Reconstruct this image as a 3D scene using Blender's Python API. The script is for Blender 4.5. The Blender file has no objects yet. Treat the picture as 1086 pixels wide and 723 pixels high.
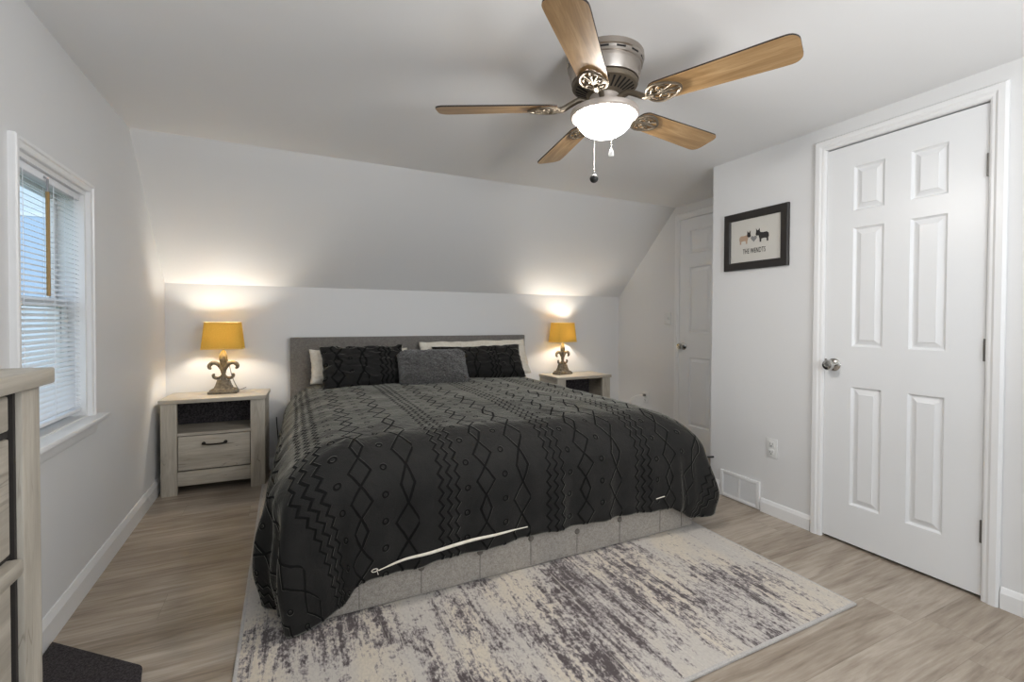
import bpy, bmesh, math, random
from mathutils import Vector, Matrix, noise
C = bpy.context.scene.collection
scn = bpy.context.scene
PI = math.pi

# ------------------------------------------------------------------ camera
YAW, PIT, ROLL, FPX = .452046, .0158475, .0041193, 491.71
XC, YC, HC = .763157, -3.96023, 1.144496
cam_d = bpy.data.cameras.new('camera'); cam = bpy.data.objects.new('camera', cam_d); C.objects.link(cam)
cam_d.sensor_width = 36; cam_d.lens = FPX / 1086 * 36; cam_d.shift_y = -14.553 / 1086 * -1 * -1
cam_d.clip_start = .02
fw = Vector((math.sin(YAW) * math.cos(PIT), math.cos(YAW) * math.cos(PIT), -math.sin(PIT)))
r0 = Vector((math.cos(YAW), -math.sin(YAW), 0)); u0 = r0.cross(fw)
rr = r0 * math.cos(ROLL) + u0 * math.sin(ROLL); uu = -r0 * math.sin(ROLL) + u0 * math.cos(ROLL)
M = Matrix((rr, uu, -fw)).transposed().to_4x4(); M.translation = (XC, YC, HC)
cam.matrix_world = M
scn.camera = cam

# ------------------------------------------------------------------ colour management, world, lights
scn.view_settings.view_transform = 'Standard'; scn.view_settings.look = 'None'
scn.view_settings.gamma = 1; scn.view_settings.use_curve_mapping = False
scn.view_settings.exposure = -0.20
W = bpy.data.worlds.new('sky'); scn.world = W; W.use_nodes = True
bgn = W.node_tree.nodes['Background']; bgn.inputs[0].default_value = (.66, .83, 1, 1); bgn.inputs[1].default_value = 2.0

def area(name, loc, rot, sx, sy, power, col):
    l = bpy.data.lights.new(name, 'AREA'); l.shape = 'RECTANGLE'; l.size = sx; l.size_y = sy; l.energy = power; l.color = col
    o = bpy.data.objects.new(name, l); C.objects.link(o); o.location = loc; o.rotation_euler = rot; return o
def point(name, loc, power, col, rad, parent=None):
    l = bpy.data.lights.new(name, 'POINT'); l.energy = power; l.color = col; l.shadow_soft_size = rad
    o = bpy.data.objects.new(name, l); C.objects.link(o); o.location = loc; o.parent = parent; return o
# added fill light at an invented rear window, evening out the room
area('rear_fill', (1.75, -5.50, 1.35), (math.radians(118), 0, 0), 1.9, 1.2, 20, (.96, .98, 1))
# added unseen fill light near the camera, aimed up to brighten the ceiling
area('ceiling_fill', (1.9, -4.6, 1.25), (math.radians(158), 0, 0),   .5, .5, 34, (.98, .99, 1))
FAN_GLOW, LAMP_GLOW = 112, 330      # radiance of the lit bowl and of the bulbs

# ------------------------------------------------------------------ material helpers
class S:
    """a shader value with arithmetic"""
    def __init__(s, nt, v): s.nt = nt; s.v = v
    def op(s, o, b=None, c=None, rev=False, clamp=False):
        n = s.nt.nodes.new('ShaderNodeMath'); n.operation = o; n.use_clamp = clamp
        xs = [s.v, b.v if isinstance(b, S) else b, c.v if isinstance(c, S) else c]
        if rev: xs[0], xs[1] = xs[1], xs[0]
        for i, x in enumerate(xs):
            if x is None: continue
            if isinstance(x, (int, float)): n.inputs[i].default_value = x
            else: s.nt.links.new(x, n.inputs[i])
        return S(s.nt, n.outputs[0])
    def __add__(s, b): return s.op('ADD', b)
    def __sub__(s, b): return s.op('SUBTRACT', b)
    def __rsub__(s, b): return s.op('SUBTRACT', b, rev=True)
    def __mul__(s, b): return s.op('MULTIPLY', b)
    __radd__ = __add__; __rmul__ = __mul__
    def __truediv__(s, b): return s.op('DIVIDE', b)
    def abs(s): return s.op('ABSOLUTE')
    def fract(s): return s.op('FRACT')
    def max(s, b): return s.op('MAXIMUM', b)
    def min(s, b): return s.op('MINIMUM', b)
    def step(s, a, b):      # 0 below a, 1 above b (smooth)
        n = s.nt.nodes.new('ShaderNodeMapRange'); n.interpolation_type = 'SMOOTHSTEP'
        s.nt.links.new(s.v, n.inputs[0]); n.inputs[1].default_value = a; n.inputs[2].default_value = b
        return S(s.nt, n.outputs[0])
    def tri(s): return ((s.fract() - .5).abs()) * 2     # 1..0..1

class Mat:
    def __init__(m, name, col=(.8, .8, .8), rough=.5, metal=0, **kw):
        m.mat = bpy.data.materials.new(name); m.mat.use_nodes = True; m.nt = m.mat.node_tree
        m.b = m.nt.nodes['Principled BSDF']
        m.b.inputs['Base Color'].default_value = (*col, 1); m.b.inputs['Roughness'].default_value = rough
        m.b.inputs['Metallic'].default_value = metal
        for k, v in kw.items(): m.b.inputs[k.replace('_', ' ')].default_value = v
    def coord(m, which='Object', scale=(1, 1, 1), rot=(0, 0, 0)):
        t = m.nt.nodes.new('ShaderNodeTexCoord'); mp = m.nt.nodes.new('ShaderNodeMapping')
        mp.inputs['Scale'].default_value = scale; mp.inputs['Rotation'].default_value = rot
        m.nt.links.new(t.outputs[which], mp.inputs[0]); return mp.outputs[0]
    def xyz(m, vec):
        n = m.nt.nodes.new('ShaderNodeSeparateXYZ'); m.nt.links.new(vec, n.inputs[0])
        return [S(m.nt, n.outputs[i]) for i in range(3)]
    def combine(m, x, y, z):
        n = m.nt.nodes.new('ShaderNodeCombineXYZ')
        for i, a in enumerate((x, y, z)):
            if isinstance(a, S): m.nt.links.new(a.v, n.inputs[i])
            else: n.inputs[i].default_value = a
        return n.outputs[0]
    def noise(m, vec, scale=5, detail=4, rough=.6, dist=0):
        n = m.nt.nodes.new('ShaderNodeTexNoise'); n.inputs['Scale'].default_value = scale; n.inputs['Detail'].default_value = detail
        n.inputs['Roughness'].default_value = rough; n.inputs['Distortion'].default_value = dist
        m.nt.links.new(vec, n.inputs['Vector']); return S(m.nt, n.outputs[0])
    def white(m, vec):
        n = m.nt.nodes.new('ShaderNodeTexWhiteNoise'); n.noise_dimensions = '3D'
        m.nt.links.new(vec, n.inputs['Vector']); return S(m.nt, n.outputs['Value'])
    def ramp(m, fac, stops):
        n = m.nt.nodes.new('ShaderNodeValToRGB'); e = n.color_ramp.elements
        while len(e) < len(stops): e.new(.5)
        for k, (p, c) in enumerate(stops): e[k].position = p; e[k].color = (*c, 1)
        m.nt.links.new(fac.v, n.inputs[0]); return n.outputs[0]
    def mix(m, fac, a, b):
        n = m.nt.nodes.new('ShaderNodeMix'); n.data_type = 'RGBA'
        if isinstance(fac, S): m.nt.links.new(fac.v, n.inputs[0])
        else: n.inputs[0].default_value = fac
        for x, i in ((a, 6), (b, 7)):
            if isinstance(x, tuple): n.inputs[i].default_value = (*x, 1)
            else: m.nt.links.new(x, n.inputs[i])
        return n.outputs[2]
    def color(m, c): m.nt.links.new(c, m.b.inputs['Base Color']); return m
    def bump(m, h, strength=.3, dist=.002):
        n = m.nt.nodes.new('ShaderNodeBump'); n.inputs['Strength'].default_value = strength; n.inputs['Distance'].default_value = dist
        m.nt.links.new(h.v, n.inputs['Height']); m.nt.links.new(n.outputs[0], m.b.inputs['Normal']); return m

def sr(r, g, b):    # sRGB 0-255 to linear
    f = lambda c: c / 12.92 if c <= .04045 else ((c + .055) / 1.055) ** 2.4
    return (f(r / 255), f(g / 255), f(b / 255))

def plaster(name, col):
    m = Mat(name, col, .55); v = m.coord(); m.bump(m.noise(v, 90, 3), .08, .001); return m.mat
M_wall = plaster('wall_paint', sr(226, 226, 226)); M_ceil = plaster('ceiling_paint', sr(240, 240, 240))
M_trim = Mat('white_trim_gloss', sr(236, 236, 236), .3).mat
M_door = Mat('white_door_paint', sr(234, 235, 236), .34).mat

def floor_mat():
    m = Mat('vinyl_plank', rough=.38); v = m.coord('Object'); x, y, z = m.xyz(v)
    row = (y / .18).op('FLOOR'); off = m.white(m.combine(row, 3.1, 0)) * 1.22
    xx = x + off; col = (xx / 1.22).op('FLOOR'); rnd = m.white(m.combine(row, col, 7.3))
    gv = m.combine(x * .9 + rnd * 9, y * 9, rnd * 20)
    n1 = m.noise(gv, 1.6, 7, .62, 1.0); n2 = m.noise(m.combine(x * 5 + rnd * 5, y * 60, rnd * 4), 1.4, 4, .6)
    n3 = m.noise(m.combine(x * .7, y * 1.7, 0), 2.2, 3, .5)
    t = n1 * .62 + n2 * .28 + rnd * .08 + n3 * .26 - .12
    c = m.ramp(t, [(.33, sr(120, 106, 92)), (.47, sr(155, 142, 127)), (.58, sr(176, 164, 150)), (.72, sr(194, 184, 171))])
    fy = (y / .18).fract(); fx = (xx / 1.22).fract()
    ey = fy.min(1 - fy) * .18; ex = fx.min(1 - fx) * 1.22
    g = ey.min(ex).step(.0003, .0016)
    c2 = m.mix(g, m.mix(.35, c, sr(80, 70, 60)), c)
    m.color(c2); m.bump(g * 1.0 + n2 * .5, .22, .0012); return m.mat
M_floor = floor_mat()

def wood_mat(name, axis, c0, c1, c2, rough=.5):
    m = Mat(name, rough=rough); v = m.coord(); x, y, z = m.xyz(v)
    f = {'x': (1.3, 14, 14), 'y': (14, 1.3, 14), 'z': (14, 14, 1.3)}[axis]
    gv = m.combine(x * f[0], y * f[1], z * f[2])
    n1 = m.noise(gv, 1.5, 6, .6, 1.4); n2 = m.noise(gv, 9, 3, .6, .4)
    n3 = m.noise(gv, .8, 2, .5, 2.2)
    crack = (n3 - .5).abs().step(.0, .014); msk = m.noise(v, 4, 2).step(.5, .62)
    c = m.ramp(n1 * .75 + n2 * .25, [(.30, c0), (.5, c1), (.68, c2)])
    dark = m.mix(.55, c, sr(95, 85, 72))
    c = m.mix((1 - crack) * msk, c, dark)
    m.color(c); m.bump(n2, .12, .001); return m.mat
WH = (sr(160, 151, 137), sr(184, 176, 162), sr(203, 196, 183))
M_wood_x = wood_mat('whitewashed_oak_x', 'x', *WH); M_wood_z = wood_mat('whitewashed_oak_z', 'z', *WH); M_wood_y = wood_mat('whitewashed_oak_y', 'y', *WH)
DR = (sr(140, 133, 122), sr(168, 161, 149), sr(190, 184, 172))
M_dw_y = wood_mat('greywashed_oak_y', 'y', *DR); M_dw_z = wood_mat('greywashed_oak_z', 'z', *DR)
M_dark = Mat('dark_gap_shade', sr(40, 36, 33), .8).mat  # near-black colour standing in for shade in the dresser gaps
def speckle(name, c0, c1, sc=160, rough=.95):
    m = Mat(name, rough=rough); v = m.coord(); n = m.noise(v, sc, 2, .7)
    m.color(m.ramp(n, [(.38, c0), (.62, c1)])); m.bump(n, .5, .002); return m.mat
M_speck = speckle('charcoal_speckled_backing', sr(38, 35, 36), sr(84, 78, 80), 110)
M_mat = speckle('charcoal_mat_pile', sr(26, 23, 24), sr(66, 60, 62), 200)
def fabric(name, c0, c1, sc=260, sheen=.2):
    m = Mat(name, rough=.92); v = m.coord(); n = m.noise(v, sc, 3, .7); k = m.noise(v, sc * .25, 2)
    m.color(m.ramp(n * .7 + k * .3, [(.36, c0), (.64, c1)])); m.b.inputs['Sheen Weight'].default_value = sheen
    m.bump(n, .5, .002); return m.mat
M_linen = fabric('grey_linen_upholstery', sr(138, 132, 124), sr(186, 179, 170), 330)
M_headboard = fabric('grey_headboard_upholstery', sr(100, 96, 92), sr(132, 128, 123), 220)
M_button = Mat('grey_button', sr(112, 106, 99), .8).mat
M_seam = Mat('seam_thread', sr(92, 88, 85), .95).mat
M_pcase = fabric('ivory_pillowcase', sr(222, 214, 198), sr(238, 232, 220), 60, .1)
M_sheet = fabric('mattress_ticking', sr(200, 198, 192), sr(214, 212, 207), 60)
M_blackplastic = Mat('black_plastic', sr(24, 24, 24), .5).mat

def tuft_mat(name, bold=1.0):
    """charcoal cotton with tufted zigzags, diamond chains and rings; UV is cloth metres"""
    m = Mat(name, rough=.9); uv = m.coord('UV'); x, y, z = m.xyz(uv)
    wob = (m.noise(uv, 16, 2) - .5) * .006
    x = x + wob; y = y + wob
    Pd = .515; u = ((x - .85 + Pd * .25) / Pd).fract() * Pd - Pd * .25     # -.129 .. .386
    w = .0038 * bold
    ln = None
    def acc(d, ww=w):
        nonlocal ln
        s = 1 - (d / ww).step(.75, 1.5); ln = s if ln is None else ln.max(s)
    tz = (y / .052).tri() * .020 - .010
    for o in (-.036, 0, .036): acc((u - o - tz).abs() * .75)
    vv = y + .03
    for o, per, A in ((.165, .115, .040), (.345, .150, .044)):
        t = ((vv / per).tri()) * A * ((((vv / per - .5) / 3).fract()).step(.329, .337) * .40 + .64)
        acc(((u - o).abs() - t).abs() * .75)
        vv = vv + .043
    for o in (.082, .256):
        fy = (((y + o) / .105).fract() - .5) * .105
        dx = u - o
        r = (dx * dx + fy * fy).op('SQRT'); acc((r - .0105).abs(), w * .8)
    n = m.noise(uv, 420, 3, .7); k = m.noise(uv, 6, 3)
    base = m.ramp(n * .7 + k * .3, [(.35, sr(21, 21, 22)), (.65, sr(46, 45, 43))])
    c = m.mix(ln, base, sr(9, 9, 9))
    m.color(c); m.b.inputs['Sheen Weight'].default_value = .45; m.b.inputs['Sheen Roughness'].default_value = .32
    m.b.inputs['Sheen Tint'].default_value = (.62, .60, .52, 1)
    sw = (1 - ln) * .75; m.nt.links.new(sw.v, m.b.inputs['Sheen Weight'])
    m.b.inputs['Specular IOR Level'].default_value = .25
    m.bump(ln * .6 + n * .10 + m.noise(uv, 22, 3, .55, .6) * .9, .8, .006); return m.mat
M_duvet = tuft_mat('charcoal_tufted_duvet'); M_sham = tuft_mat('charcoal_tufted_sham', 1.4)
def fur():
    m = Mat('grey_faux_fur', rough=1); v = m.coord(); n = m.noise(v, 130, 4, .75); k = m.noise(v, 18, 3)
    m.color(m.ramp(n * .6 + k * .4, [(.36, sr(38, 37, 36)), (.62, sr(92, 90, 87))])); m.b.inputs['Sheen Weight'].default_value = .5
    m.bump(n, 1, .008); return m.mat
M_fur = fur()

def rug_mat():
    m = Mat('distressed_rug', rough=.97); v = m.coord(); x, y, z = m.xyz(v)
    def rng(n, a, b): return n.step(a, b)
    streak = m.noise(m.combine(x * 22, y * 3.0, 0), 1.0, 6, .66, .5)         # long streaks up the rug
    fine = m.noise(m.combine(x * 120, y * 62, 3), 1.0, 4, .7, .2)
    med = m.noise(m.combine(x * 42, y * 26, 8), 1.0, 4, .65, .3)
    wv = (m.noise(m.combine(x * 14, y * 210, 1), 1.0, 2, .6))
    big = m.noise(m.combine(x * 2.4, y * 1.6, 5.3), 1.0, 2, .5, .6)
    line = m.noise(m.combine(x * 60, y * 2.2, 14), 1.0, 3, .6, .2)
    light = m.mix(rng(m.noise(m.combine(x * 3.2, y * 1.2, 11), 1, 3), .42, .60), sr(195, 189, 181), sr(209, 198, 180))
    light = m.mix(((fine - .5) * 1.2 + .5).step(.3, .8) * .45, light, sr(160, 152, 149))
    foot = ((y + 1.02).abs() * -1 + .22).step(0, .22) * .10                  # darker dye running across beside the bed foot
    core = (1 - ((x - .335 + (med - .5) * .3 - y * .3).abs() / .22)).max(0) * (0 - y - .45).step(0, .2) * .24
    t2 = core + (big - .44) * 1.1 + (streak - .5) * 1.3 + (fine - .5) * 1.0 + (med - .5) * 1.0 + (line - .5) * .7 + foot
    c = m.mix(t2.step(.05, .26), light, sr(148, 140, 139)); c = m.mix(t2.step(.20, .40), c, sr(78, 69, 69))
    c = m.mix((line - .5).step(.12, .18) * .6, c, sr(205, 198, 188))
    m.color(c); m.b.inputs['Sheen Weight'].default_value = .2
    m.bump(fine * .6 + wv * .5, .5, .003); return m.mat
M_rug = rug_mat(); M_rugedge = fabric('rug_binding', sr(168, 164, 160), sr(196, 192, 188), 200)

M_nickel = Mat('brushed_nickel', sr(176, 168, 160), .28, 1).mat
M_nickel_d = Mat('antique_nickel', sr(132, 122, 108), .55, 1).mat
M_fitter = Mat('pale_satin_nickel', sr(214, 204, 196), .42, .7).mat
M_chrome = Mat('satin_chrome_knob', sr(190, 188, 184), .18, 1).mat
M_hinge = Mat('steel_hinge', sr(128, 126, 123), .4, 1).mat
M_bronze = Mat('black_bronze_handle', sr(44, 40, 36), .4, .8).mat
M_vent_d = Mat('dark_slot', sr(20, 18, 17), .8).mat
def oak():
    m = Mat('golden_oak_blade', rough=.42); v = m.coord(); x, y, z = m.xyz(v)
    gv = m.combine(x * 2.2, y * 26, z * 4); n = m.noise(gv, 1.6, 6, .62, 1.0)
    m.color(m.ramp(n, [(.3, sr(138, 106, 68)), (.5, sr(168, 134, 92)), (.72, sr(192, 160, 118))])); return m.mat
M_oak = oak(); M_bladeedge = Mat('dark_blade_edge', sr(40, 30, 24), .5).mat
def emit(name, col, st):
    m = Mat(name, (1, 1, 1), .4); m.b.inputs['Emission Color'].default_value = (*col, 1); m.b.inputs['Emission Strength'].default_value = st; return m.mat
M_globe = emit('lit_frosted_glass', (1, .955, .90), FAN_GLOW)
M_bulb = emit('lit_bulb', (1, .93, .82), LAMP_GLOW)
def shade_mat():
    m = Mat('yellow_fabric_shade', rough=.9); nt = m.nt; out = nt.nodes['Material Output']
    v = m.coord(); n = m.noise(v, 200, 3); c = m.ramp(n, [(.3, sr(206, 172, 74)), (.7, sr(220, 188, 94))])
    d = nt.nodes.new('ShaderNodeBsdfDiffuse'); t = nt.nodes.new('ShaderNodeBsdfTranslucent'); mx = nt.nodes.new('ShaderNodeMixShader')
    nt.links.new(c, d.inputs[0]); t.inputs[0].default_value = (*sr(240, 214, 146), 1); mx.inputs[0].default_value = .12
    nt.links.new(d.outputs[0], mx.inputs[1]); nt.links.new(t.outputs[0], mx.inputs[2]); nt.links.new(mx.outputs[0], out.inputs[0]); return m.mat
M_shade = shade_mat(); M_shadetrim = Mat('gold_shade_trim', sr(236, 204, 128), .7).mat
def weath():
    m = Mat('weathered_lamp_base', rough=.7); v = m.coord(); n = m.noise(v, 45, 4, .7)
    m.color(m.ramp(n, [(.35, sr(84, 76, 66)), (.65, sr(142, 132, 114))])); m.bump(n, .4, .003); return m.mat
M_weath = weath()
M_slat = Mat('white_blind_slat', sr(238, 240, 244), .45).mat
M_ochre = Mat('wand_ochre_reflection', sr(150, 116, 52), .4).mat  # ochre reflection on the clear wand, put into its colour
M_clear = Mat('grey_clear_wand', sr(150, 152, 156), .3).mat
M_glass = Mat('window_glass', (1, 1, 1), .0, 0, Transmission_Weight=1.0, IOR=1.0, Specular_IOR_Level=.3).mat
M_plastic = Mat('white_plastic', sr(228, 228, 226), .35).mat
M_slot = Mat('dark_socket_slot', sr(60, 60, 60), .6).mat
M_cord = Mat('grey_cord', sr(120, 118, 114), .5).mat
M_blackframe = Mat('black_frame', sr(38, 34, 32), .45).mat
M_paper = Mat('cream_print_paper', sr(206, 203, 196), .7).mat
M_tan = Mat('tan_print_ink', sr(176, 150, 128), .8).mat
M_ink = Mat('black_print_ink', sr(44, 42, 42), .8).mat
M_gink = Mat('grey_print_ink', sr(130, 130, 130), .8).mat
M_siding = Mat('pale_siding', sr(225, 230, 236), .7)
_v = M_siding.coord(); _x, _y, _z = M_siding.xyz(_v); M_siding.bump((_z / .12).fract(), 1, .012); M_siding = M_siding.mat
M_teal = Mat('teal_trim', sr(40, 110, 120), .6).mat
M_housewin = Mat('neighbour_glass', sr(184, 200, 220), .1).mat
M_grass = speckle('lawn', sr(70, 90, 50), sr(120, 135, 80), 30)

# ------------------------------------------------------------------ mesh helpers
class MB:
    def __init__(s): s.bm = bmesh.new(); s.uv = None
    def box(s, x0, x1, y0, y1, z0, z1, bev=0, mi=0, seg=2):
        vs = [s.bm.verts.new(p) for p in ((x0, y0, z0), (x1, y0, z0), (x1, y1, z0), (x0, y1, z0), (x0, y0, z1), (x1, y0, z1), (x1, y1, z1), (x0, y1, z1))]
        fs = [s.bm.faces.new([vs[i] for i in q]) for q in ((0, 3, 2, 1), (4, 5, 6, 7), (0, 1, 5, 4), (1, 2, 6, 5), (2, 3, 7, 6), (3, 0, 4, 7))]
        for f in fs: f.material_index = mi
        if bev:
            es = list({e for f in fs for e in f.edges})
            r = bmesh.ops.bevel(s.bm, geom=es, offset=bev, segments=seg, affect='EDGES', profile=.5)
            for f in r['faces']: f.material_index = mi
        return s
    def prism(s, pts, a, b, axis='x', mi=0, bev=0):
        """polygon pts in the plane normal to axis, extruded from a to b"""
        def P(u, v, w): return {'x': (w, u, v), 'y': (u, w, v), 'z': (u, v, w)}[axis]
        A = [s.bm.verts.new(P(u, v, a)) for u, v in pts]; B = [s.bm.verts.new(P(u, v, b)) for u, v in pts]
        fs = [s.bm.faces.new(A), s.bm.faces.new(B[::-1])]
        n = len(pts)
        for i in range(n): fs.append(s.bm.faces.new((A[i], B[i], B[(i + 1) % n], A[(i + 1) % n])))
        for f in fs: f.material_index = mi
        if bev:
            es = list({e for f in fs[:2] for e in f.edges})
            bmesh.ops.bevel(s.bm, geom=es, offset=bev, segments=2, affect='EDGES')
        return s
    def lathe(s, prof, cx=0, cy=0, n=40, axis='z', a0=0, mi=0, sx=1, sy=1):
        rings = []
        for r, z in prof:
            ring = []
            for i in range(n):
                t = a0 + 2 * PI * i / n
                u, v = max(r, 1e-5) * math.cos(t) * sx, max(r, 1e-5) * math.sin(t) * sy
                p = {'z': (cx + u, cy + v, z), 'x': (z, cx + u, cy + v), 'y': (cx + u, z, cy + v)}[axis]
                ring.append(s.bm.verts.new(p))
            rings.append(ring)
        for a, b in zip(rings, rings[1:]):
            for i in range(n):
                f = s.bm.faces.new((a[i], a[(i + 1) % n], b[(i + 1) % n], b[i])); f.material_index = mi
        for rg in (rings[0], rings[-1]):
            try: f = s.bm.faces.new(rg); f.material_index = mi
            except ValueError: pass
        return s
    def tube(s, path, rad, n=10, mi=0, flat=1):
        path = [Vector(p) for p in path]; m = len(path)
        rads = rad if isinstance(rad, (list, tuple)) else [rad] * m
        up = None; rings = []
        for i, p in enumerate(path):
            d = (path[min(i + 1, m - 1)] - path[max(i - 1, 0)]).normalized()
            if up is None:
                up = Vector((0, 1, 0)) if abs(d.y) < .9 else Vector((0, 0, 1))
            a = (up - d * up.dot(d)).normalized(); b = d.cross(a); up = a
            rings.append([s.bm.verts.new(p + (a * math.cos(2 * PI * k / n) * flat + b * math.sin(2 * PI * k / n)) * rads[i]) for k in range(n)])
        for A, B in zip(rings, rings[1:]):
            for i in range(n):
                f = s.bm.faces.new((A[i], A[(i + 1) % n], B[(i + 1) % n], B[i])); f.material_index = mi
        s.bm.faces.new(rings[0][::-1]).material_index = mi; s.bm.faces.new(rings[-1]).material_index = mi
        return s
    def xform(s, mat): bmesh.ops.transform(s.bm, matrix=mat, verts=s.bm.verts); return s
    def build(s, name, mats, parent=None, smooth=True, label=None, loc=None, angle=35):
        bmesh.ops.recalc_face_normals(s.bm, faces=s.bm.faces)
        me = bpy.data.meshes.new(name); s.bm.to_mesh(me); s.bm.free()
        for m in (mats if isinstance(mats, (list, tuple)) else [mats]): me.materials.append(m)
        if smooth:
            for p in me.polygons: p.use_smooth = True
            me.set_sharp_from_angle(angle=math.radians(angle))
        o = bpy.data.objects.new(name, me); C.objects.link(o); o.parent = parent
        if loc: o.location = loc
        if label: o['label'] = label
        return o
def spline(pts, n=8):
    pts = [Vector(p) for p in pts]; out = []
    for i in range(len(pts) - 1):
        p0, p1, p2, p3 = pts[max(i - 1, 0)], pts[i], pts[i + 1], pts[min(i + 2, len(pts) - 1)]
        for k in range(n):
            t = k / n
            out.append(.5 * ((2 * p1) + (p2 - p0) * t + (2 * p0 - 5 * p1 + 4 * p2 - p3) * t * t + (3 * p1 - p0 - 3 * p2 + p3) * t ** 3))
    out.append(pts[-1]); return out
def tag(o, label, cat, group=None, kind=None):
    o['label'] = label; o['category'] = cat
    if group: o['group'] = group
    if kind: o['kind'] = kind
    return o
def thing(name, label, cat, loc, rz=0, group=None):
    o = bpy.data.objects.new(name, None); C.objects.link(o); o.location = loc; o.rotation_euler = (0, 0, rz); o.empty_display_size = .1
    return tag(o, label, cat, group)
def struct(o, label=None, cat=None):
    o['kind'] = 'structure'
    if label: o['label'] = label
    if cat: o['category'] = cat
    return o
def copy_tree(o, parent=None):
    c = o.copy(); C.objects.link(c)
    c.parent = parent
    for ch in list(o.children): copy_tree(ch, c)
    return c

# ------------------------------------------------------------------ room shell
X1, X2, H, ZK, D = 3.33669, 3.95282, 2.1715, 1.39159, .7951
YB, YS, T = -5.6, -1.741, .12
WY0, WY1, WZ0, WZ1 = -1.978, -1.402, .735, 1.678        # window opening in the left wall
struct(MB().box(-T, X2 + T, YB - T, T, -.1, 0).build('floor', M_floor, smooth=False), 'greige wood-look plank floor running across the room', 'floor')
struct(MB().box(-T, 0, YB - T, WY0, 0, 2.3).box(-T, 0, WY1, T, 0, 2.3).box(-T, 0, WY0, WY1, 0, WZ0).box(-T, 0, WY0, WY1, WZ1, 2.3)
       .build('wall_left', M_wall, smooth=False), 'plain white side wall holding the window', 'wall')
struct(MB().box(0, X2, 0, T, 0, ZK + .1).build('wall_back', M_wall, smooth=False), 'low white knee wall behind the headboard', 'wall')
struct(MB().prism([(0, ZK), (-D, H), (-D, H + .14), (T, ZK + .14), (T, ZK)], 0, X2, 'x').build('ceiling_slope', M_wall, smooth=False), 'sloped white ceiling above the headboard', 'ceiling')
struct(MB().box(0, X2, YB, -D, H, H + .14).build('ceiling', M_ceil, smooth=False), 'flat white ceiling holding the fan', 'ceiling')
struct(MB().box(X2, X2 + T, YS, T, 0, 2.3).build('wall_closet', M_wall, smooth=False), 'white recessed wall with the closet door', 'wall')
DY0, DY1 = -2.472, -3.100                               # big door
rw = MB().box(X1 + .05, X2 + T, YB, YS, 0, 2.3).box(X1, X1 + .05, DY0 + .004, YS, 0, 2.3).box(X1, X1 + .05, YB, DY1 - .004, 0, 2.3).box(X1, X1 + .05, DY1 - .004, DY0 + .004, 2.045, 2.3)
struct(rw.build('wall_right', M_wall, smooth=False), 'white wall with the framed print and the six-panel door', 'wall')
RX0, RX1 = .8, 2.7
struct(MB().box(-T, RX0, YB - T, YB, 0, 2.3).box(RX1, X2 + T, YB - T, YB, 0, 2.3).box(RX0, RX1, YB - T, YB, 0, .75).box(RX0, RX1, YB - T, YB, 1.95, 2.3)
       .build('wall_rear', M_wall, smooth=False), 'white wall behind the camera', 'wall')

def baseboard(name, pts, h, label, side=1):
    """pts: polyline on the floor; profile grows to the left of travel * side"""
    m = MB(); prof = [(0, 0), (.014, 0), (.014, h * .74), (.010, h * .84), (.008, h * .93), (.004, h), (0, h)]
    for (ax, ay), (bx, by) in zip(pts, pts[1:]):
        d = Vector((bx - ax, by - ay, 0)).normalized(); n = Vector((-d.y, d.x, 0)) * side
        A = [m.bm.verts.new((ax + n.x * u, ay + n.y * u, v)) for u, v in prof]; B = [m.bm.verts.new((bx + n.x * u, by + n.y * u, v)) for u, v in prof]
        m.bm.faces.new(A); m.bm.faces.new(B[::-1])
        for i in range(len(prof)): m.bm.faces.new((A[i], B[i], B[(i + 1) % len(prof)], A[(i + 1) % len(prof)]))
    struct(m.build(name, M_trim, angle=20), label, 'baseboard')
baseboard('baseboard_left', [(0, YB), (0, 0)], .105, 'white moulded baseboard along the window wall', -1)
baseboard('baseboard_back', [(.014, 0), (X2 - .014, 0)], .09, 'white baseboard along the knee wall', -1)
baseboard('baseboard_closet', [(X2, 0), (X2, -.795)], .09, 'white baseboard beside the closet door', -1)
baseboard('baseboard_right', [(X1, YS), (X1, -1.825)], .09, 'short white baseboard beside the vent grille', -1)
baseboard('baseboard_right_middle', [(X1, -2.118), (X1, -2.412)], .08, 'white baseboard between vent grille and door casing', -1)
baseboard('baseboard_right_front', [(X1, -3.162), (X1, YB)], .085, 'white baseboard right of the six-panel door', -1)

# ------------------------------------------------------------------ doors
def casing(x, ya, yb, ztop, w, name, label):
    """door trim on a wall facing -x; ya > yb are the opening edges"""
    prof = [(0, 0), (.004, .012), (.012, .016), (w * .35, .016), (w * .5, .021), (w - .008, .021), (w, .012), (w, 0)]
    m = MB(); L = []
    for (u, t) in prof:
        L.append([(x - t, ya + u, 0), (x - t, ya + u, ztop + u), (x - t, yb - u, ztop + u), (x - t, yb - u, 0)])
    V = [[m.bm.verts.new(p) for p in row] for row in L]
    for i in range(len(V) - 1):
        for k in range(3): m.bm.faces.new((V[i][k], V[i][k + 1], V[i + 1][k + 1], V[i + 1][k]))
    for k in range(3): m.bm.faces.new((V[-1][k], V[-1][k + 1], V[0][k + 1], V[0][k]))
    m.bm.faces.new([r[0] for r in V]); m.bm.faces.new([r[3] for r in V][::-1])
    struct(m.build(name, M_trim, angle=20), label, 'door trim')
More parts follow.
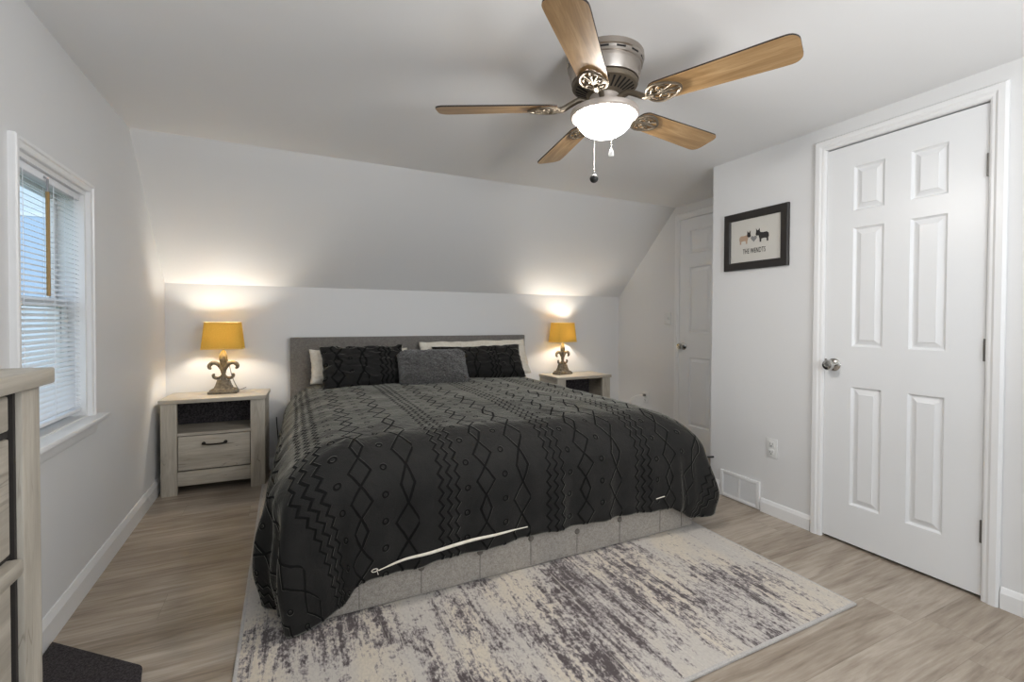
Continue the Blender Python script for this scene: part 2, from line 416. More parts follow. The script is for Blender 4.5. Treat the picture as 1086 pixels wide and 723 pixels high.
def panel_leaf(w, z0, z1, cols, rows, th=.035):
    """leaf facing -x, hinge edge at local y=-w, latch edge at y=0"""
    m = MB(); ys = sorted({0, w, *[c for q in cols for c in q]}); zs = sorted({z0, z1, *[c for q in rows for c in q]})
    V = {}
    def vt(x, y, z):
        k = (round(x, 5), round(y, 5), round(z, 5))
        if k not in V: V[k] = m.bm.verts.new((x, -y, z))
        return V[k]
    def quad(a): m.bm.faces.new([vt(*p) for p in a])
    for i in range(len(ys) - 1):
        for j in range(len(zs) - 1):
            a, b, c, d = ys[i], ys[i + 1], zs[j], zs[j + 1]
            if (a, b) in cols and (c, d) in rows:
                lv = [(0, 0), (.004, .005), (.009, .0105), (.014, .0105), (.033, .0035), (.0345, .001), (.036, .001)]
                for (i0, d0), (i1, d1) in zip(lv, lv[1:]):
                    o = [(d0, a + i0, c + i0), (d0, b - i0, c + i0), (d0, b - i0, d - i0), (d0, a + i0, d - i0)]
                    n = [(d1, a + i1, c + i1), (d1, b - i1, c + i1), (d1, b - i1, d - i1), (d1, a + i1, d - i1)]
                    for k in range(4): quad((o[k], o[(k + 1) % 4], n[(k + 1) % 4], n[k]))
                i1, d1 = lv[-1]; quad(((d1, a + i1, c + i1), (d1, b - i1, c + i1), (d1, b - i1, d - i1), (d1, a + i1, d - i1)))
            else: quad(((0, a, c), (0, b, c), (0, b, d), (0, a, d)))
    for i in range(len(ys) - 1):
        a, b = ys[i], ys[i + 1]
        quad(((0, a, z0), (0, b, z0), (th, b, z0), (th, a, z0))); quad(((0, a, z1), (0, b, z1), (th, b, z1), (th, a, z1)))
    for j in range(len(zs) - 1):
        a, b = zs[j], zs[j + 1]
        quad(((0, 0, a), (0, 0, b), (th, 0, b), (th, 0, a))); quad(((0, w, a), (0, w, b), (th, w, b), (th, w, a)))
    for i in range(len(ys) - 1):
        for j in range(len(zs) - 1): quad(((th, ys[i], zs[j]), (th, ys[i + 1], zs[j]), (th, ys[i + 1], zs[j + 1]), (th, ys[i], zs[j + 1])))
    return m
def knob(y, z, parent, r=.027):
    m = MB().lathe([(.033, 0), (.033, -.004), (.026, -.010), (.012, -.014), (.011, -.030), (.018, -.036), (r, -.046), (r, -.056), (r * .85, -.064), (r * .45, -.067), (r * .42, -.064), (.001, -.064)], y, z, 28, 'x')
    k = m.build('door_knob', M_chrome, parent, label='round satin metal knob')
    MB().box(-.0005, .010, y + .036, y + .050, z - .028, z + .028).build('latch_plate', M_hinge, k)
ROWS = [(.212, .813), (1.017, 1.615), (1.700, 1.923)]
d1 = struct(bpy.data.objects.new('door_1', None), 'large white six-panel door with three steel hinges on the right', 'door'); C.objects.link(d1); d1.location = (X1, DY0, 0)
wd = DY0 - DY1
panel_leaf(wd, .014, 2.036, [(.128, .262), (.366, .500)], ROWS).build('door_leaf', M_door, d1, angle=15)
knob(-.046, .918, d1)
for z in (1.784, 1.029, .282):
    MB().lathe([(.0065, z - .046), (.0065, z + .046)], -.006, -wd - .002, 12, 'z').box(-.0015, .003, -wd + .001, -wd + .005, z - .044, z + .044).build('hinge', M_hinge, d1)
casing(X1, DY0 + .001, DY1 - .001, 2.042, .058, 'trim_1', 'white door casing around the large six-panel door')
CY0, CY1 = -.866, -1.62
d2 = struct(bpy.data.objects.new('door_2', None), 'white closet door partly hidden behind the wall corner', 'door'); C.objects.link(d2); d2.location = (X2, CY0, 0)
panel_leaf(-CY1 + CY0, .014, 2.036, [(.112, .337), (.417, .642)], [(.222, .822), (1.036, 1.612), (1.725, 1.935)], .012).xform(Matrix.Translation((-.013, 0, 0))).build('door_leaf', M_door, d2, angle=15)
k2 = MB().lathe([(.033, -.013), (.033, -.017), (.026, -.023), (.012, -.027), (.011, -.043), (.018, -.049), (.027, -.059), (.027, -.069), (.022, -.077), (.001, -.080)], -.052, .918, 28, 'x').build('door_knob', M_chrome, d2, label='round satin metal knob')
casing(X2, CY0 + .003, CY1 - .003, 2.042, .058, 'trim_2', 'white door casing around the closet door')

# ------------------------------------------------------------------ window, blind and outdoors
wn = struct(bpy.data.objects.new('window_1', None), 'white double-hung window in the left wall', 'window'); C.objects.link(wn)
def wcasing():
    m = MB(); w = .036
    y0, y1, z0, z1 = WY0, WY1, WZ0, WZ1
    prof = [(0, 0), (0, .012), (.004, .015), (.018, .016), (.022, .021), (w - .004, .021), (w, .017), (w, 0)]
    V = [[m.bm.verts.new(p) for p in ((t, y0 - u, z0 - .01), (t, y0 - u, z1 + u), (t, y1 + u, z1 + u), (t, y1 + u, z0 - .01))] for u, t in prof]
    for i in range(len(V)):
        for k in range(3): m.bm.faces.new((V[i][k], V[i][k + 1], V[(i + 1) % len(V)][k + 1], V[(i + 1) % len(V)][k]))
    m.bm.faces.new([r[0] for r in V]); m.bm.faces.new([r[3] for r in V][::-1])
    return m
wcasing().build('casing', M_trim, wn, angle=20)
MB().box(-.075, .058, WY0 - .07, WY1 + .07, WZ0 - .028, WZ0 - .006, .005).build('sill', M_trim, wn)
MB().prism([(.001, WZ0 - .028), (.017, WZ0 - .028), (.017, WZ0 - .07), (.012, WZ0 - .085), (.001, WZ0 - .085)], WY0 - .05, WY1 + .05, 'y').build('apron', M_trim, wn, angle=20)
fr = MB().box(-.119, -.0005, WY0, WY0 + .018, WZ0, WZ1).box(-.119, -.0005, WY1 - .018, WY1, WZ0, WZ1).box(-.119, -.0005, WY0 + .018, WY1 - .018, WZ1 - .018, WZ1).box(-.119, -.076, WY0 + .018, WY1 - .018, WZ0 - .005, WZ0 + .012)
fr.build('window_frame', M_trim, wn)
ZM = 1.205
def sash(x0, x1, z0, z1, name):
    a, b = WY0 + .019, WY1 - .019; w = .032
    o = MB().box(x0, x1, a, a + w, z0, z1, .003).box(x0, x1, b - w, b, z0, z1, .003).box(x0, x1, a + w, b - w, z0, z0 + w + .006, .003).box(x0, x1, a + w, b - w, z1 - w, z1, .003).build(name, M_trim, wn)
    MB().box((x0 + x1) / 2 - .002, (x0 + x1) / 2 + .002, a + w, b - w, z0 + w, z1 - w).build('pane', M_glass, o, smooth=False)
sash(-.112, -.086, ZM - .018, WZ1 - .02, 'upper_sash'); sash(-.080, -.055, WZ0 + .012, ZM + .018, 'lower_sash')
bl = thing('window_blind', 'white horizontal mini blind hanging in the left window', 'blind', (-.026, (WY0 + WY1) / 2, WZ1))
hw = (WY1 - WY0) / 2 - .024
MB().box(-.014, .014, -hw, hw, -.046, -.019, .003).build('headrail', M_slat, bl)
m = MB(); n = 46; z = -.060; tilt = math.radians(24)
for i in range(44):
    zz = -.060 - i * .0193
    pr = [(-.0125, 0), (-.004, .0022), (.004, .0022), (.0125, 0), (.0125, .0006), (.004, .0028), (-.004, .0028), (-.0125, .0006)]
    q = [(u * math.cos(tilt) - v * math.sin(tilt), zz - u * math.sin(tilt) + v * math.cos(tilt)) for u, v in pr]
    m.prism([(a, b) for a, b in q], -hw, hw, 'y')
m.build('slats', M_slat, bl)
zb = -.060 - 44 * .0193
MB().box(-.013, .013, -hw, hw, zb - .012, zb + .002, .003).build('bottom_rail', M_slat, bl)
for y in (-hw + .06, 0.02, hw - .06): MB().tube([(.0145, y, -.03), (.0145, y, zb)], .0010, 6).tube([(-.0145, y, -.03), (-.0145, y, zb)], .0010, 6).build('lift_cord', M_slat, bl)
wx, wy = .024, -.055
w = MB().tube([(.012, wy, -.032), (wx, wy, -.040), (wx, wy, -.085)], .0040, 8).build('tilt_wand', M_clear, bl)
MB().tube([(wx, wy, -.085), (wx, wy, -.455)], .0058, 6).build('wand_grip', M_ochre, w, label='lower length of the wand with an ochre reflection painted in')
MB().box(-.012, .016, -hw - .004, -hw + .022, -.044, -.008).build('mounting_bracket', M_hinge, bl)

house = thing('neighbour_house', 'pale sided house seen through the left window blind', 'house', (-3.2, 3.2, 0))
MB().box(-3.5, 2.25, 0, 5, -3.5, 4).build('siding_wall', M_siding, house, smooth=False)
MB().box(1.70, 2.26, -.03, 0, -3.5, 4).build('corner_board', M_trim, house, smooth=False)
MB().box(1.635, 1.69, -.06, 0, -3.5, 1.17).build('downspout', M_teal, house, label='teal downspout')
hwn = MB().box(1.18, 1.60, -.02, 0, 1.28, 2.3).build('house_window', M_housewin, house, smooth=False)
MB().box(1.14, 1.18, -.03, 0, 1.24, 2.34).box(1.60, 1.63, -.03, 0, 1.24, 2.34).box(1.18, 1.60, -.03, 0, 1.24, 1.28).box(1.18, 1.60, -.03, 0, 2.3, 2.34).build('window_frame', M_trim, hwn)
tag(MB().box(-30, -.6, -20, 30, -3.6, -3.5).build('lawn', M_grass, smooth=False), 'ground outside far below the left window', 'lawn', kind='structure')

# added unseen window, made up to frame the rear fill light
w2 = struct(bpy.data.objects.new('added_rear_window', None), 'wide unseen window added behind the camera around the rear fill light', 'window'); C.objects.link(w2)
m = MB()
for a, b, c, d in ((RX0, RX0 + .05, .75, 1.95), (RX1 - .05, RX1, .75, 1.95), (RX0 + .05, RX1 - .05, .75, .80), (RX0 + .05, RX1 - .05, 1.9, 1.95), (1.73, 1.77, .8, 1.9)): m.box(a, b, YB - .09, YB - .05, c, d)
m.build('window_frame', M_trim, w2)

# ------------------------------------------------------------------ rug and mat
RX, RY = (.605, 2.826), (-2.905, -.30)
rg = thing('area_rug', 'distressed grey and brown area rug under the bed', 'rug', ((RX[0] + RX[1]) / 2, (RY[0] + RY[1]) / 2, 0))
a, b = (RX[1] - RX[0]) / 2, (RY[1] - RY[0]) / 2
MB().box(-a + .012, a - .012, -b + .012, b - .012, .0005, .009).build('pile', M_rug, rg, smooth=False)
m = MB()
for q in ((-a, a, -b, -b + .014), (-a, a, b - .014, b), (-a, -a + .014, -b + .014, b - .014), (a - .014, a, -b + .014, b - .014)): m.box(*q, .0003, .0095, .003)
m.build('binding', M_rugedge, rg)
MT = []
A, B = Vector((.008, -1.800)), Vector((.334, -2.083))
poly = [A, B, Vector((.372, -2.30)), Vector((.36, -2.62)), Vector((.03, -2.62))]
cut = []
for i, p in enumerate(poly):
    p0, p2 = poly[i - 1], poly[(i + 1) % len(poly)]; r = .012
    cut += [tuple(p + (p0 - p).normalized() * r), tuple(p + (p0 - p).normalized() * r * .3 + (p2 - p).normalized() * r * .3), tuple(p + (p2 - p).normalized() * r)]
cut = [(max(x, .018), y) for x, y in cut]
tag(MB().prism(cut, .0005, .008, 'z').build('floor_mat', M_mat, smooth=False), 'charcoal speckled mat on the floor beside the tall dresser', 'mat')

# ------------------------------------------------------------------ bed
BX0, BX1, BYF = .784, 2.787, -2.10
BZ = .01
bed = thing('bed', 'king bed with grey upholstered headboard and button-tufted grey base', 'bed', (1.785, -1.05, 0))
ox, oy = -1.785, 1.05
m = MB().box(BX0 + ox, BX1 + ox, -.075 + oy, -.018 + oy, BZ, 1.004, .008)
m.build('headboard', M_headboard, bed)
fb = MB().box(BX0 + ox, BX1 + ox, BYF + oy, BYF + .05 + oy, BZ, .33, .010, seg=3).build('footboard', M_linen, bed)
for i, x in enumerate((.905, 1.012, 1.257, 1.516, 1.767, 2.02, 2.277, 2.547, 2.70)):
    zc = .135 + .01 * math.sin(i * 2.1)
    MB().lathe([(.001, BYF - .008), (.008, -2.1075), (.012, -2.105), (.0135, -2.102), (.0135, -2.099)], 0, 0, 16, 'y').xform(Matrix.Translation((x + ox, oy, zc))).build('button', M_button, fb)
    if i % 1 == 0: MB().box(x + ox - .0012, x + ox + .0012, BYF + oy - .0012, BYF + oy, BZ + .01, zc - .008).build('seam', M_seam, fb)
for s, nm in ((BX0, 'side_rail'), (BX1 - .05, 'side_rail')):
    MB().box(s + ox, s + .05 + ox, BYF + .051 + oy, -.076 + oy, BZ, .33, .008).build(nm, M_linen, bed)
MB().box(BX0 + .055 + ox, BX1 - .055 + ox, BYF + .055 + oy, -.08 + oy, .27, .30).build('platform', M_wood_x, bed)
MB().box(BX0 + .055 + ox, BX1 - .055 + ox, BYF + .06 + oy, -.085 + oy, .301, .575, .05, seg=4).build('mattress', M_sheet, bed)
for sx in (BX0 + .06, BX1 - .12):
    for sy in (BYF + .08, -.16): MB().box(sx + ox, sx + .06 + ox, sy + oy, sy + .06 + oy, BZ, .27).build('leg', M_blackplastic, bed)

# ------------------------------------------------------------------ duvet
def smooth(t): t = max(0, min(1, t)); return t * t * (3 - 2 * t)
def lerp(a, b, t): return a + (b - a) * t
EX0, EX1, EYF, EYH, RC = .775, 2.80, -2.115, -.16, .22
def perim():
    """points around left side, foot and right side: (x, y, nx, ny, tag position)"""
    P = []
    def seg(a, b, n, nx, ny, k):
        for i in range(n):
            t = i / n; P.append((lerp(a[0], b[0], t), lerp(a[1], b[1], t), nx, ny, k + t))
    seg((EX0, EYH), (EX0, EYF + RC), 110, -1, 0, 0)
    for i in range(36):
        t = i / 36 * PI / 2; P.append((EX0 + RC - RC * math.cos(t), EYF + RC - RC * math.sin(t), -math.cos(t), -math.sin(t), 1 + i / 36))
    seg((EX0 + RC, EYF), (EX1 - RC, EYF), 150, 0, -1, 2)
    for i in range(36):
        t = i / 36 * PI / 2; P.append((EX1 - RC + RC * math.sin(t), EYF + RC - RC * math.cos(t), math.sin(t), -math.cos(t), 3 + i / 36))
    seg((EX1, EYF + RC), (EX1, EYH), 110, 1, 0, 4); P.append((EX1, EYH, 1, 0, 5))
    return P
def keyed(k, keys):
    for (a, va), (b, vb) in zip(keys, keys[1:]):
        if k <= b: return lerp(va, vb, smooth((k - a) / (b - a)))
    return keys[-1][1]
HEM = [(0, .30), (.35, .24), (.7, .14), (.9, .08), (1.15, .035), (1.6, .028), (1.85, .06), (2.04, .155), (2.25, .168), (2.5, .172), (2.97, .178), (3.12, .15), (3.35, .095), (3.7, .10), (4.1, .20), (4.5, .27), (5, .30)]
PUFF = [(0, .03), (.5, .05), (1.0, .065), (1.5, .125), (2.0, .035), (2.5, .02), (2.95, .03), (3.5, .115), (3.95, .08), (4.3, .075), (5, .04)]
FLARE = [(0, .02), (.5, .05), (.9, .11), (1.3, .08), (1.7, .02), (2.05, .0), (2.5, .0), (2.9, .02), (3.2, .10), (3.6, .26), (4.0, .24), (4.4, .10), (5, .02)]
RR = .22
def ztop(x, y):
    e = min(x - EX0, EX1 - x, y - EYF) 
    b = .640 + .030 * smooth(min(max(e, 0), .7) / .7)
    b += .010 * noise.noise(Vector((x * 2.4, y * 2.4, 1))) + .006 * noise.noise(Vector((x * 7, y * 5, 4)))
    # wrinkles drawn across the corner of the foot
    return b
def dpt(p, s, sm):
    """point at arc length s outward from the perimeter inset; returns position and cloth coordinates"""
    x, y, nx, ny, k = p
    hem = keyed(k, HEM); puff = keyed(k, PUFF); fl = keyed(k, FLARE)
    ix, iy = x - nx * RR, y - ny * RR
    zt = ztop(ix, iy); q = PI / 2 * RR
    if s < q:
        t = s / q
        th = t * PI / 2
        o = RR * math.sin(th) + puff * smooth(t) ; z = zt - RR * (1 - math.cos(th))
    else:
        d = s - q; o = RR + puff + d * fl; z = zt - RR - d * math.sqrt(1 - fl * fl)
    dd = max(0, s - q * .55)
    peri = x * 1.0 - y * 1.0 if k < 2 else x * 1.0 + y
    amp = keyed(k, [(0, .010), (.6, .020), (.85, .030), (1.4, .030), (1.9, .012), (2.3, .007), (2.8, .010), (3.2, .016), (3.6, .030), (4.2, .016), (5, .01)])
    ang = k * (9 if k < 1 else 9) 
    fold = math.sin((x + (EYF - y if k < 2 else y) ) * 21 + 2.5 * noise.noise(Vector((x * 3, y * 3, 2)))) + .5 * math.sin((x - y) * 47 + 1)
    if 1 <= k < 2 or 3 <= k < 4: fold = math.sin(k * 13) + .45 * math.sin(k * 29 + 1)
    wgt = 1
    for kk in (1, 2, 3, 4): wgt *= smooth(abs(k - kk) / .10) * .6 + .4 if True else 1
    o += amp * fold * smooth(dd / .30) * wgt
    if k < 2.2: o -= .045 * smooth((.20 - z) / .20) * smooth((2.2 - k) / .3)
    if 3.0 < k < 4.4: o -= .05 * smooth((.22 - z) / .16) * smooth((k - 3) / .3) * smooth((4.4 - k) / .3)
    o += .010 * noise.noise(Vector((x * 6 + s * 5, y * 6, s * 4 + 7))) * smooth(s / .2)
    z += .006 * noise.noise(Vector((x * 8, y * 8, s * 5)))
    return Vector((ix + nx * o, iy + ny * o, z))
def build_duvet():
    bm = bmesh.new(); uvl = bm.loops.layers.uv.new('UVMap'); P = perim()
    NI, NO = 34, 46; cx = (EX0 + EX1) / 2; SP = .75
    grid = []; uvs = {}
    for p in P:
        x, y, nx, ny, k = p
        sx, sy = cx, max(y, EYF + SP)
        # spine point
        ix, iy = x - nx * RR, y - ny * RR
        row = []
        for i in range(NI):
            t = i / NI; X = lerp(sx, ix, t); Y = lerp(sy, iy, t)
            v = bm.verts.new((X, Y, ztop(X, Y))); uvs[v] = (X, Y); row.append(v)
        q = PI / 2 * RR; hem = keyed(k, HEM); zt = ztop(ix, iy); fl = keyed(k, FLARE)
        hem += .012 * noise.noise(Vector((x * 5, y * 5, 9)))
        Lm = q + max(.02, (zt - RR - hem) / math.sqrt(1 - fl * fl))
        for j in range(NO + 1):
            s = Lm * j / NO; pt = dpt(p, s, Lm)
            pt.z = max(pt.z, .016)
            v = bm.verts.new(pt); uvs[v] = (ix + nx * s, iy + ny * s); row.append(v)
        # turned-under hem
        last = pt.copy()
        for j, (di, dz) in enumerate(((.008, -.012), (.024, -.010), (.034, .004), (.036, .05))):
            q2 = Vector((last.x - nx * di, last.y - ny * di, max(.014, last.z + dz))); v = bm.verts.new(q2); uvs[v] = (ix + nx * (Lm + .01 * j), iy + ny * (Lm + .01 * j)); row.append(v)
        grid.append(row)
    for a, b in zip(grid, grid[1:]):
        for i in range(len(a) - 1):
            f = bm.faces.new((a[i], a[i + 1], b[i + 1], b[i]))
            for l in f.loops: l[uvl].uv = uvs[l.vert]
    bmesh.ops.remove_doubles(bm, verts=bm.verts, dist=.0004)
    bmesh.ops.recalc_face_normals(bm, faces=bm.faces)
    if sum(f.normal.z for f in bm.faces) < 0: bmesh.ops.reverse_faces(bm, faces=bm.faces)
    me = bpy.data.meshes.new('duvet_cover'); bm.to_mesh(me); bm.free(); me.materials.append(M_duvet)
    for f in me.polygons: f.use_smooth = True
    o = bpy.data.objects.new('duvet', me); C.objects.link(o); return o
duvet = tag(build_duvet(), 'charcoal duvet with tufted zigzags and diamonds spread over the bed', 'duvet')
PS = perim()
def foot_point(x, zz, off):
    p = min((q for q in PS if 1.9 < q[4] < 3.1), key=lambda q: abs(q[0] - x))
    hem = keyed(p[4], HEM); best = None
    for j in range(120):
        pt = dpt(p, .05 + j * .006, 0)
        if best is None or abs(pt.z - zz) < abs(best.z - zz): best = pt
    return Vector((x, best.y - off, zz))
zk = []
for i in range(8):
    t = i / 7; zk.append((lerp(1.075, 1.765, t), lerp(.196, .226, t) + .010 * math.sin(t * PI) - (.010 if i == 0 else 0)))
zy = [foot_point(x, zz, 0).y for x, zz in zk]; zyl = min(zy) - .006
zp = spline([(x, (y + zyl) / 2 - .006, zz) for (x, zz), y in zip(zk, zy)], 6)[:40]
MB().tube(zp, [.0022 + .0042 * math.sin(PI * min(1, max(0, (i / 39 - .05) * 1.15))) ** .5 if i > 2 else .0022 for i in range(40)], 8).build('zipper', M_pcase, duvet, label='white zipper along the foot hem')
MB().tube([foot_point(1.062 + .012 * math.cos(a), .186 + .006 * math.sin(a), .008) for a in [i * PI / 5 for i in range(11)]], .0016, 6).tube([foot_point(1.07, .186, .009), foot_point(1.075, .166, .010)], .0014, 6).build('zipper_pull', M_pcase, duvet, label='white loop at the zipper end')
MB().tube([foot_point(2.46 + .06 * i / 5, .232 + .003 * i / 5, .006) for i in range(6)], .0022, 6).build('care_tag', M_pcase, duvet, label='small white tag on the hem')

# ------------------------------------------------------------------ pillows
def cushion(name, w, h, t, mat, loc, tilt, rz, label, cat, group=None, seed=0, pinch=.05, wr=.008, ry=0, furry=False, uvo=(0, 0), n=56, slump=.0):
    bm = bmesh.new(); uvl = bm.loops.layers.uv.new('UVMap'); V = {}; uvs = {}
    for s in (1, -1):
        for i in range(n + 1):
            for j in range(n + 1):
                edge = i in (0, n) or j in (0, n)
                if edge and s == -1: V[s, i, j] = V[1, i, j]; continue
                a, b = 2 * i / n - 1, 2 * j / n - 1
                th = (max(0, 1 - abs(a) ** 3.2)) ** .55 * (max(0, 1 - abs(b) ** 3.2)) ** .55
                x = a * w / 2 * (1 - pinch * (1 - abs(b) ** 2.2)); z = b * h / 2 * (1 - pinch * 1.4 * (1 - abs(a) ** 2.2))
                # sag: belly is fuller towards the bottom
                th *= 1 - .22 * b
                y = -s * t / 2 * th
                q = Vector((a * 3 + seed, b * 3, s * 2 + seed))
                y += (-s) * wr * (noise.noise(q) + .8 * noise.noise(q * 2.3)) * min(1, th * 2)
                x += wr * .6 * noise.noise(q * 1.7 + Vector((5, 0, 0))); z += wr * .8 * noise.noise(q * 1.9 + Vector((0, 5, 0)))
                if slump: z -= slump * (1 - abs(a) ** 2) * (b * .5 + .5)
                if furry:
                    k = Vector((a * 42 + seed, b * 26, s * 9)); f = noise.noise(k) * .5 + noise.noise(k * 2.1) * .5
                    y += -s * f * .009; x += f * .009; z += noise.noise(k * 1.3) * .011
                    rc = max(0, abs(a) + abs(b) - 1.72); x -= math.copysign(rc * .10, a); z -= math.copysign(rc * .09, b)
                v = bm.verts.new((x, y, z + h / 2)); V[s, i, j] = v; uvs[v] = (a * w / 2 + uvo[0], b * h / 2 + uvo[1])
        for i in range(n):
            for j in range(n):
                q = [V[s, i, j], V[s, i + 1, j], V[s, i + 1, j + 1], V[s, i, j + 1]]
                f = bm.faces.new(q if s == 1 else q[::-1])
                for l in f.loops: l[uvl].uv = uvs[l.vert]
    bmesh.ops.recalc_face_normals(bm, faces=bm.faces)
    me = bpy.data.meshes.new(name); bm.to_mesh(me); bm.free(); me.materials.append(mat)
    for f in me.polygons: f.use_smooth = True
    o = bpy.data.objects.new(name, me); C.objects.link(o)
    o.matrix_world = Matrix.Translation(loc) @ Matrix.Rotation(rz, 4, 'Z') @ Matrix.Rotation(ry, 4, 'Y') @ Matrix.Rotation(-tilt, 4, 'X')
    return tag(o, label, cat, group)
R = math.radians
cushion('pillow', .74, .27, .12, M_pcase, (1.285, -.255, .665), R(24), 0, 'ivory pillow leaning on the left half of the headboard', 'pillow', 'bed pillows', 1, .03, .009)
cushion('pillow', .99, .33, .12, M_pcase, (2.255, -.265, .660), R(24), R(0), 'wide ivory pillow leaning on the right half of the headboard', 'pillow', 'bed pillows', 5, .02, .009, R(-.8))
cushion('pillow_sham', .61, .345, .17, M_sham, (1.29, -.44, .640), R(28), R(2), 'charcoal tufted pillow sham left of the furry cushion', 'pillow', 'tufted pillow shams', 3, .03, .016, 0, uvo=(1.22, .07))
cushion('pillow_sham', .80, .32, .16, M_sham, (2.23, -.40, .650), R(32), R(-3), 'charcoal tufted pillow sham right of the furry cushion', 'pillow', 'tufted pillow shams', 9, .05, .014, R(-.5), uvo=(1.77, .14))
cushion('throw_cushion', .545, .315, .17, M_fur, (1.765, -.60, .640), R(30), R(-2), 'small grey furry cushion in front of the dark shams', 'cushion', None, 7, .035, .006, 0, True, n=110)

# ------------------------------------------------------------------ nightstands
def nightstand(label, loc, rz):
    r = thing('nightstand', label, 'nightstand', loc, rz, 'whitewashed nightstands')
    w, dp, h = .592, .335, .622; a = w / 2; pw = .088
    # local: front faces -y at y=-dp, back at y=0
    MB().box(-a - .009, a + .009, -dp - .010, .0, h - .026, h, .003).build('top', M_wood_x, r)
    for s in (-1, 1):
        x0 = -a if s < 0 else a - pw
        MB().box(x0, x0 + pw, -dp, -dp + .030, 0, h - .027, .003).build('front_post', M_wood_z, r)
        xs = -a if s < 0 else a - .018
        MB().box(xs, xs + .018, -dp + .031, -.002, .0, h - .027, .001).build('side_panel', M_wood_y, r)
    MB().box(-a + .019, a - .019, -.014, -.002, .05, h - .027).build('back_panel', M_speck, r, label='black speckled back panel')
    MB().box(-a + .019, a - .019, -dp + .001 + .030, -.015, .382, .400).box(-a + pw, a - pw, -dp + .010, -dp + .0305, .382, .400).build('shelf', M_wood_x, r)
    dr = MB().box(-a + pw + .004, a - pw - .004, -dp + .008, -dp + .026, .157, .377, .002).build('drawer', M_wood_x, r)
    m = MB().tube([(-.062, -dp + .008, .325), (-.062, -dp - .012, .325)], .007, 10).tube([(.062, -dp + .008, .325), (.062, -dp - .012, .325)], .007, 10)
    m.lathe([(.011, -dp + .007), (.011, -dp + .002), (.006, -dp - .001)], -.062, .325, 14, 'y').lathe([(.011, -dp + .007), (.011, -dp + .002), (.006, -dp - .001)], .062, .325, 14, 'y')
    m.tube(spline([(-.070, -dp - .012, .325), (-.03, -dp - .018, .320), (.03, -dp - .018, .320), (.070, -dp - .012, .325)], 4), .005, 8)
    m.build('handle', M_bronze, dr, label='dark bronze bar handle')
    MB().box(-a + pw + .001, a - pw - .001, -dp + .006, -dp + .024, .058, .150, .002).build('bottom_rail', M_wood_x, r)
    MB().box(-a + .019, a - .019, -dp + .031, -.015, .05, .062).build('bottom_panel', M_wood_x, r)
    return r
ns1 = nightstand('whitewashed nightstand left of the bed, under the window-side lamp', (.345, -.020, 0), R(-2.5))
ns2 = copy_tree(ns1); ns2.location = (3.275, -.020, 0); ns2.rotation_euler.z = R(0)
ns2['label'] = 'whitewashed nightstand right of the bed, mostly hidden by the duvet'
ns1.location = (.345, -.018, 0)

